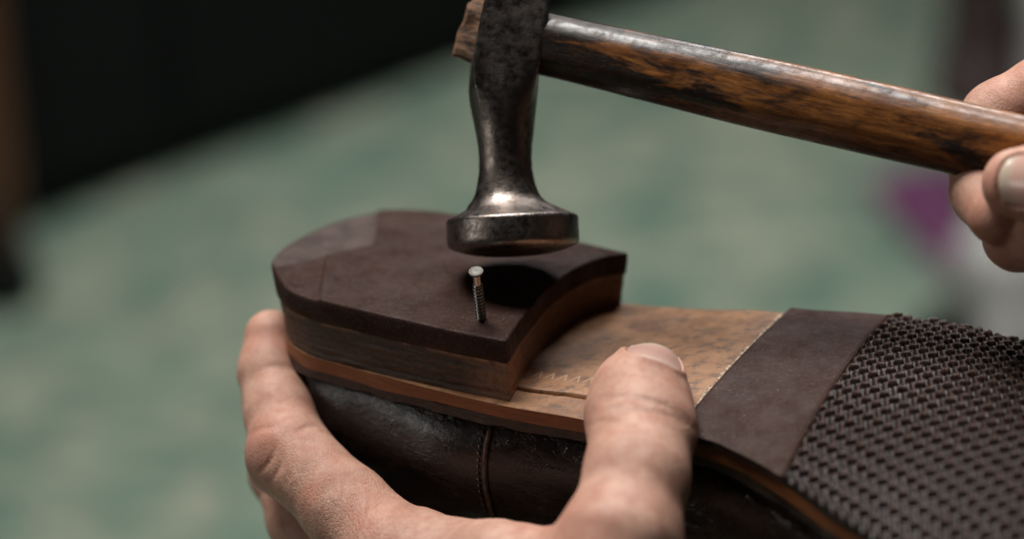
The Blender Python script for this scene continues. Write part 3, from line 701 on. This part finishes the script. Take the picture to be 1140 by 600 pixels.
# handle in a local frame: x along the handle
h0 = at(520, 30, HD + 0.6); h1 = at(1092, 160, 57.4)
hd = h1 - h0; HL = np.linalg.norm(hd); hd /= HL
hz = UP - hd * (UP @ hd); hz /= np.linalg.norm(hz); hyy = np.cross(hz, hd)
def handle_ring(x, hh, hv, e=0.0):
    # rounded octagon: flat top, broad front
    a = np.arange(48) / 48 * 2 * np.pi
    c_, s_ = np.cos(a), np.sin(a)
    p = 3.0; r_ = (np.abs(c_) ** p + np.abs(s_) ** p) ** (-1 / p)
    r8 = np.min([1 / np.maximum(np.cos(a - k * np.pi / 4 - 0.0), 1e-3) for k in range(8)] if False else [np.where(np.cos(a - k * np.pi / 4) > 0.05, 1 / np.maximum(np.cos(a - k * np.pi / 4), 0.05), 99) for k in range(8)], axis=0)
    r_ = 0.5 * r_ * 0.93 + 0.5 * r8
    return np.stack([np.full(48, x), hv * r_ * c_, hh * r_ * s_], 1)
xs = np.linspace(1.7, HL + 9.5, 130)
rings = []
for x in xs:
    hh = float(pchip([0, 2.9, 5, 8, 11, 14, HL + 6, HL + 9.5], [0.86, 0.88, 0.93, 0.985, 0.99, 0.98, 1.02, 1.05], np.array(x)))
    hv = float(pchip([0, 2.9, 6, 12, HL + 9.5], [0.58, 0.62, 0.72, 0.78, 0.85], np.array(x)))
    if x > HL + 9.0: q = (HL + 9.5 - x) / 0.5; hh *= 0.75 + 0.25 * q ** .5; hv *= 0.75 + 0.25 * q ** .5
    rings.append(handle_ring(x, hh * 0.925, hv))
V, Fs = loft(rings)
V[:, 1:] *= (1 + vnoise(V * np.array([0.5, 1, 1]), 0.8, 41) * 0.018)[:, None]
def local_mesh(name, V, Fs, mat, sharp=None):
    me = bpy.data.meshes.new(name); me.from_pydata((np.asarray(V) * CM).tolist(), [], [tuple(int(i) for i in f) for f in Fs])
    me.materials.append(mat); me.polygons.foreach_set('use_smooth', [True] * len(me.polygons))
    if sharp: me.set_sharp_from_angle(angle=math.radians(sharp))
    o = bpy.data.objects.new(name, me); SC.collection.objects.link(o); o.parent = hammer
    R = Matrix(((hd[0], hyy[0], hz[0], (h0 - hc)[0] * CM), (hd[1], hyy[1], hz[1], (h0 - hc)[1] * CM), (hd[2], hyy[2], hz[2], (h0 - hc)[2] * CM), (0, 0, 0, 1)))
    o.matrix_local = R; return o
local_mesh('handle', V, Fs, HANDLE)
# the splintered end that sticks out of the eye
rings = []
for x in np.linspace(-0.05, 0.75, 26):
    f = 1.0 if x > 0 else max(0.25, 1 + x * 2.2)
    R_ = handle_ring(x, 0.92 * f, 0.46 * f); rings.append(R_)
V, Fs = loft(rings)
V[:, 1:] *= (1 + vnoise(V * np.array([0.5, 1, 1]), 2.6, 51) * 0.16 + vnoise(V * np.array([0.5, 1, 1]), 6, 52) * 0.09)[:, None]; V[:, 0] += vnoise(V, 2.2, 53) * 0.10 + V[:, 2] * 0.10
local_mesh('handle_end', V, Fs, RAW)

# ------------------------------------------------------------------ hands: one implicit skin surface each
def smin(a, b, k):
    h_ = np.clip(0.5 + 0.5 * (b - a) / k, 0, 1); return b * (1 - h_) + a * h_ - k * h_ * (1 - h_)
def cone(P, a, b, ra, rb):
    ab = b - a; t = np.clip(((P - a) @ ab) / max(ab @ ab, 1e-9), 0, 1)
    return np.sqrt(((P - a - t[..., None] * ab) ** 2).sum(-1)) - (ra * (1 - t) + rb * t)
def chain(P, pts, k=0.25):
    d = None
    for (a, ra), (b, rb) in zip(pts[:-1], pts[1:]):
        q = cone(P, a, b, ra, rb); d = q if d is None else smin(d, q, k)
    return d
def J(x, y, d, r_): return (at(x, y, d), r_)
def camxy(P):
    v = P - CAM; wd = v @ FW; return 570 + F_PX * (v @ RT) / wd, 300 - F_PX * (v @ UP) / wd, wd
def crease(P, x1, y1, x2, y2, sig, amp, dmid, dr=1.6):
    """a skin fold: groove through the 3D segment between two surface points"""
    X, Y, Dp = camxy(P); dx, dy = x2 - x1, y2 - y1; l2 = dx * dx + dy * dy
    t = np.clip(((X - x1) * dx + (Y - y1) * dy) / l2, 0, 1); bend = 0.10 * np.sin(t * np.pi)
    g = np.hypot(X - x1 - t * dx - bend * dy, Y - y1 - t * dy + bend * dx)
    return amp * np.exp(-(g / sig) ** 2) * np.exp(-((Dp - dmid) / dr) ** 4) * np.sin(np.clip(t, 0.06, 0.94) * np.pi) ** 0.5
def surface_nets(f, lo, hi, h_):
    nx, ny, nz = [int(math.ceil((hi[i] - lo[i]) / h_)) + 1 for i in range(3)]
    B = 12
    nx, ny, nz = [(q // B + 1) * B for q in (nx, ny, nz)]
    G = np.full((nx, ny, nz), 1.0, np.float32)
    cb = [np.arange(q // B) for q in (nx, ny, nz)]
    I = np.stack(np.meshgrid(*cb, indexing='ij'), -1).reshape(-1, 3)
    cen = np.array(lo) + (I * B + B / 2) * h_; dc = f(cen, True); half = B * h_ * 0.87 + 0.35
    for (i, j, k), d in zip(I * B, dc):
        if d < -half: G[i:i + B, j:j + B, k:k + B] = -1.0
    act = I[np.abs(dc) <= half] * B
    o = np.stack(np.meshgrid(*[np.arange(B)] * 3, indexing='ij'), -1).reshape(-1, 3)
    for c0 in range(0, len(act), 60):
        idx = (act[c0:c0 + 60][:, None, :] + o[None]).reshape(-1, 3)
        G[idx[:, 0], idx[:, 1], idx[:, 2]] = f(np.array(lo) + idx * h_, False)
    S_ = G < 0
    cnt = np.zeros((nx - 1, ny - 1, nz - 1), np.int8)
    for a in (0, 1):
        for b in (0, 1):
            for c in (0, 1): cnt += S_[a:nx - 1 + a, b:ny - 1 + b, c:nz - 1 + c]
    cell = np.argwhere((cnt > 0) & (cnt < 8)); ids = -np.ones(cnt.shape, np.int64); ids[tuple(cell.T)] = np.arange(len(cell))
    acc = np.zeros((len(cell), 3)); num = np.zeros(len(cell))
    cr = [(a, b, c) for a in (0, 1) for b in (0, 1) for c in (0, 1)]
    for p in cr:
        for ax in range(3):
            if p[ax] == 0:
                q = list(p); q[ax] = 1
                g0 = G[tuple((cell + p).T)]; g1 = G[tuple((cell + q).T)]; m_ = (g0 < 0) != (g1 < 0)
                t = np.where(m_, g0 / np.where(m_, g0 - g1, 1), 0)
                pt = np.array(p, float)[None] + t[:, None] * (np.array(q) - np.array(p)); acc[m_] += pt[m_]; num[m_] += 1
    V = np.array(lo) + (cell + acc / num[:, None]) * h_
    Fs = []
    for ax in range(3):
        sl0 = [slice(1, -1)] * 3; sl1 = [slice(1, -1)] * 3; sl0[ax] = slice(0, -1); sl1[ax] = slice(1, None)
        a, b = S_[tuple(sl0)], S_[tuple(sl1)]
        e = np.argwhere(a != b); flip = a[tuple(e.T)]
        base_ = e.copy(); u_, v_ = (ax + 1) % 3, (ax + 2) % 3
        for q in range(3):
            if q != ax: base_[:, q] += 1
        def cid(du, dv_):
            c = base_.copy(); c[:, u_] -= du; c[:, v_] -= dv_; return ids[tuple(np.minimum(c, np.array(ids.shape) - 1).T)]
        Q = np.stack([cid(1, 1), cid(0, 1), cid(0, 0), cid(1, 0)], 1); Q[~flip] = Q[~flip][:, ::-1]
        Fs.append(Q[(Q >= 0).all(1)])
    return V, np.concatenate(Fs)
def relax(V, Fs, it=1, lam=0.5):
    E_ = np.concatenate([Fs[:, [0, 1]], Fs[:, [1, 2]], Fs[:, [2, 3]], Fs[:, [3, 0]]])
    for _ in range(it):
        A_s = np.zeros_like(V); c_ = np.zeros(len(V))
        for a, b in ((0, 1), (1, 0)):
            for q in range(3): A_s[:, q] += np.bincount(E_[:, a], V[E_[:, b], q], len(V))
            c_ += np.bincount(E_[:, a], minlength=len(V))
        V = V + lam * (A_s / c_[:, None] - V)
    return V

# --- left hand
idx_f = [J(300, 376, 62.9, 0.66), J(299, 412, 62.5, 0.74), J(311, 455, 61.9, 0.88), J(322, 506, 60.9, 1.04), J(385, 565, 59.6, 1.06), J(450, 628, 58.2, 1.25)]
mid_f = [J(352, 452, 66.4, 0.68), J(325, 478, 65.6, 0.74), J(316, 525, 64.2, 0.86), J(344, 578, 62.6, 1.0), J(400, 660, 61.0, 1.10), J(450, 720, 59.8, 1.25)]
rng_f = [J(382, 560, 67.6, 0.66), J(345, 590, 66.0, 0.8), J(350, 655, 64.2, 0.95), J(410, 740, 62.6, 1.05), J(460, 810, 61.3, 1.2)]
lit_f = [J(420, 660, 67.0, 0.6), J(385, 700, 65.6, 0.7), J(395, 760, 64.3, 0.8), J(450, 840, 63.2, 0.95), J(490, 890, 62.2, 1.1)]
thb = [J(723, 419, 58.0, 0.80), J(714, 444, 57.3, 1.04), J(714, 482, 56.5, 1.15), J(709, 530, 55.3, 1.12), J(692, 602, 54.3, 1.27), J(655, 720, 53.8, 1.75), J(610, 850, 54.2, 1.9)]
WR = at(590, 1010, 56.0); FA = at(640, 1400, 52.0)
T_tip, T_ip = thb[0][0], thb[2][0]
t_dir = T_tip - T_ip; t_dir /= np.linalg.norm(t_dir)
vv = CAM - T_tip; vv /= np.linalg.norm(vv)
t_n = vv + RT * 0.16 - t_dir * ((vv + RT * 0.16) @ t_dir); t_n /= np.linalg.norm(t_n); t_s = np.cross(t_dir, t_n)
def left_raw(P, fast=False):
    d = chain(P, idx_f, 0.35)
    d = smin(d, cone(P, at(306, 390, 62.9), at(304, 372, 63.0), 0.62, 0.6), 0.25)
    for q in (mid_f, rng_f, lit_f): d = smin(d, chain(P, q, 0.35), 0.10)
    pal = cone(P, idx_f[-1][0], at(560, 900, 56.3), 1.3, 1.9)
    for q in (mid_f, rng_f, lit_f): pal = smin(pal, cone(P, q[-1][0], at(590, 940, 57.4), 1.2, 1.8), 1.0)
    pal = smin(pal, cone(P, at(575, 920, 56.5), WR, 2.3, 2.4), 1.0)
    pal = smin(pal, cone(P, WR, FA, 2.4, 3.4), 0.8)
    # web between forefinger and thumb
    web = smin(cone(P, at(455, 622, 58.0), at(560, 632, 56.4), 1.14, 1.02), cone(P, at(560, 632, 56.4), at(668, 640, 54.7), 1.02, 1.0), 0.5)
    web = smin(web, cone(P, at(480, 680, 57.6), at(640, 720, 54.6), 1.4, 1.5), 0.8)
    t = chain(P, thb, 0.5)
    t = smin(t, cone(P, at(698, 430, 57.8), at(693, 460, 57.0), 0.72, 0.82), 0.45)     # pulp seen on the left of the nail
    t = smin(t, cone(P, at(733, 452, 57.2), at(728, 476, 56.5), 0.72, 0.9), 0.4)
    pal = smin(pal, smin(web, t, 0.95), 0.55)
    d = smin(d, pal, 0.42)
    return d
def left_sdf(P, fast=False):
    d = left_raw(P)
    if fast: return d
    # joints and folds
    for c_ in ((290, 412, 336, 414, 3.5, 0.030, 61.9), (277, 484, 310, 476, 3.0, 0.035, 60.3), (308, 494, 288, 526, 2.2, 0.05, 60.2), (316, 498, 303, 534, 2.2, 0.04, 60.1), (326, 500, 318, 540, 2.6, 0.03, 60.0),
               (330, 481, 356, 475, 3.0, 0.05, 60.6),
               (668, 444, 766, 466, 4.2, 0.045, 56.2), (690, 458, 774, 478, 4.2, 0.05, 56.0), (664, 462, 740, 452, 3.5, 0.025, 56.0), (655, 474, 690, 470, 3.5, 0.03, 56),
               (440, 536, 470, 580, 7, 0.05, 57.8), (596, 562, 566, 580, 5, 0.06, 55.9), (284, 556, 296, 548, 2.6, 0.05, 62)):
        d = d + crease(P, *c_)
    d = d + vnoise(P, 1.1, 61) * 0.028 + vnoise(P, 2.6, 62) * 0.010
    # nail bed: sunken plate with a raised fold round it
    q = P - T_tip; a = q @ t_dir; b = q @ t_s; c = q @ t_n
    la = (a + 0.04) / 0.62; lb = (b + 0.10) / 0.68
    rr_ = (np.abs(la) ** 2.6 + np.abs(lb) ** 2.6) ** (1 / 2.6)
    up_ = np.clip(c / 0.3, 0, 1)
    d = d + up_ * (0.11 / (1 + np.exp((rr_ - 1.0) * 28)) - 0.06 * np.exp(-((rr_ - 1.16) / 0.13) ** 2) * (a < 0.45))
    return d
def build_hand(name, f, lo, hi, hstep, label, redspots, wrspots):
    V, Fs = surface_nets(f, lo, hi, hstep)
    V = relax(V, Fs, 1, 0.35)
    red = np.zeros(len(V)); wrk = np.zeros(len(V))
    for (p, r_, a_) in redspots: red = np.maximum(red, a_ * np.exp(-(((V - p) ** 2).sum(1)) / r_ ** 2))
    for (p, r_, a_) in wrspots: wrk = np.maximum(wrk, a_ * np.exp(-(((V - p) ** 2).sum(1)) / r_ ** 2))
    o = mesh(name, V, Fs.tolist(), SKIN, None, attrs={'red': red, 'wrinkle': wrk, 'along': V[:, 0] * 0}, loc=V.mean(0))
    o['label'] = label; o['category'] = 'hand'
    return o
def nail_plate(parent, f, o_, d_, s_, n_, la, lb, a0, b0, lift=0.035):
    na, nb = 26, 30; grid = []; al = []
    for i in range(na):
        for j in range(nb):
            u = i / (na - 1) * 2 - 1; v = j / (nb - 1) * 2 - 1
            # square to superellipse
            uu = u * math.sqrt(1 - 0.42 * v * v); vv_ = v * math.sqrt(1 - 0.36 * u * u)
            grid.append(o_ + d_ * (a0 + uu * la) + s_ * (b0 + vv_ * lb) + n_ * 1.9); al.append((u + 1) / 2)
    P_ = np.array(grid)
    for _ in range(60): P_ = P_ - n_ * np.clip(f(P_), -0.3, 0.3)[:, None] * 0.6
    # smooth the sheet so it reads as one hard plate
    G = P_.reshape(na, nb, 3); hgt = G @ n_; hgt = np.maximum(hgt, hgt[na // 2, nb // 2] - 0.5)
    for _ in range(5):
        k = hgt.copy(); k[1:-1, 1:-1] = (hgt[:-2, 1:-1] + hgt[2:, 1:-1] + hgt[1:-1, :-2] + hgt[1:-1, 2:]) / 4; hgt = k
    G = G + ((hgt - G @ n_) + lift)[..., None] * n_
    top = G.reshape(-1, 3); bot = top - n_ * 0.05
    Fs = []
    N_ = na * nb
    for i in range(na - 1):
        for j in range(nb - 1):
            a = i * nb + j; Fs.append((a, a + nb, a + nb + 1, a + 1)); Fs.append((N_ + a, N_ + a + 1, N_ + a + nb + 1, N_ + a + nb))
    loop = [i * nb for i in range(na)] + [(na - 1) * nb + j for j in range(1, nb)] + [i * nb + nb - 1 for i in range(na - 2, -1, -1)] + [j for j in range(nb - 2, 0, -1)]
    for k in range(len(loop)):
        a, b = loop[k], loop[(k + 1) % len(loop)]; Fs.append((b, a, N_ + a, N_ + b))
    o = mesh('fingernail', np.concatenate([top, bot]), Fs, NAILK, parent, attrs={'along': al + al})
    return o
allp = np.array([p for q in (idx_f, mid_f, rng_f, lit_f, thb) for p, _ in q] + [WR, WR + (FA - WR) * 0.35])
lo = allp.min(0) - 3.6; hi = allp.max(0) + 2.6; lo[2] = (WR + (FA - WR) * 0.3)[2]
lh = build_hand('hand', left_sdf, lo, hi, 0.06, 'bare left hand gripping the back of the shoe with its thumb on the sole',
    [(at(610, 562, 55.6), 0.45, 0.9), (at(300, 500, 60.2), 0.8, 0.45), (at(345, 552, 58.9), 0.4, 0.45), (at(320, 470, 61), 0.6, 0.3), (at(300, 380, 62.5), 0.7, 0.35), (at(705, 420, 57.0), 0.7, 0.3), (at(640, 600, 54), 1.2, 0.35), (at(420, 590, 58), 1.0, 0.3)],
    [(at(400, 590, 58.4), 1.7, 1.0), (at(296, 512, 60.2), 0.6, 0.35), (at(730, 465, 55.6), 0.8, 0.5), (at(345, 560, 59.5), 1.0, 0.8)])
nail_plate(lh, left_raw, T_tip, t_dir, t_s, t_n, 0.62, 0.68, -0.08, -0.10, 0.012)

# --- right hand on the handle
rth = [J(1131, 204, 55.55, 0.80), J(1175, 207, 55.2, 0.98), J(1215, 212, 55.0, 1.05), J(1290, 235, 54.9, 1.08), J(1390, 290, 55.2, 1.35), J(1480, 400, 56.0, 1.7)]
rix = [J(1112, 240, 56.6, 0.74), J(1098, 214, 57.5, 0.80), J(1090, 172, 58.6, 0.80), J(1112, 130, 59.0, 0.86), J(1165, 108, 58.7, 0.98), J(1290, 130, 58.2, 1.15), J(1400, 200, 57.8, 1.3)]
rmd = [J(1165, 262, 56.0, 0.72), J(1135, 262, 57.2, 0.82), J(1150, 225, 59.0, 0.85), J(1195, 165, 59.4, 0.95), J(1330, 190, 59.2, 1.15), J(1420, 250, 58.6, 1.3)]
rrg = [J(1225, 282, 56.2, 0.72), J(1198, 285, 57.3, 0.82), J(1215, 245, 59.3, 0.85), J(1260, 195, 59.8, 0.95), J(1370, 240, 59.9, 1.1), J(1440, 310, 59.2, 1.25)]
rlt = [J(1285, 298, 56.5, 0.62), J(1262, 305, 57.5, 0.7), J(1275, 275, 59.4, 0.75), J(1320, 240, 60.1, 0.85), J(1410, 290, 60.2, 1.0), J(1470, 360, 59.6, 1.15)]
RW = at(1620, 480, 58.0); RF = at(1900, 700, 57.0)
r_dir = rth[0][0] - rth[2][0]; r_dir /= np.linalg.norm(r_dir)
vv = CAM - rth[0][0]; vv /= np.linalg.norm(vv)
r_n = vv + UP * 0.10; r_n -= r_dir * (r_n @ r_dir); r_n /= np.linalg.norm(r_n); r_s = np.cross(r_dir, r_n)
def right_raw(P, fast=False):
    t = chain(P, rth, 0.4)
    d = chain(P, rix, 0.3)
    for q in (rmd, rrg, rlt): d = smin(d, chain(P, q, 0.3), 0.10)
    pal = None
    for q in (rix, rmd, rrg, rlt):
        c_ = cone(P, q[-1][0], RW, 1.25, 2.0); pal = c_ if pal is None else smin(pal, c_, 1.0)
    pal = smin(pal, cone(P, rth[-1][0], RW, 1.7, 2.2), 1.0)
    pal = smin(pal, cone(P, at(1400, 230, 57.5), rth[-2][0], 1.1, 1.2), 0.8)
    pal = smin(pal, cone(P, RW, RF, 2.4, 3.2), 0.8)
    return smin(smin(t, d, 0.08), pal, 0.5)
def right_sdf(P, fast=False):
    d = right_raw(P)
    if fast: return d
    d = d + vnoise(P, 1.1, 71) * 0.025 + vnoise(P, 2.6, 72) * 0.008
    q = P - rth[0][0]; a = q @ r_dir; b = q @ r_s; c = q @ r_n
    rr_ = (np.abs((a + 0.36) / 0.68) ** 2.6 + np.abs(b / 0.58) ** 2.6) ** (1 / 2.6)
    d = d + np.clip(c / 0.3, 0, 1) * (0.10 / (1 + np.exp((rr_ - 1.0) * 28)) - 0.055 * np.exp(-((rr_ - 1.16) / 0.12) ** 2))
    for c_ in ((1200, 180, 1210, 240, 4, 0.05, 54.2), (1215, 180, 1224, 240, 4, 0.04, 54.1), (1160, 60, 1150, 120, 4, 0.04, 58)):
        d = d + crease(P, *c_)
    return d
allp = np.array([p for q in (rth, rix, rmd, rrg, rlt) for p, _ in q] + [RW])
lo = allp.min(0) - 2.0; hi = allp.max(0) + 2.2
rh = build_hand('hand', right_sdf, lo, hi, 0.07, 'bare right hand closed round the wooden hammer handle with thumb along its side',
    [(at(1110, 205, 55), 0.5, 0.5), (at(1130, 90, 58), 0.8, 0.3), (at(1100, 250, 56.5), 0.8, 0.4)], [(at(1210, 210, 54.2), 0.9, 0.6)])
nail_plate(rh, right_raw, rth[0][0], r_dir, r_s, r_n, 0.66, 0.60, -0.36, 0.0, 0.0)
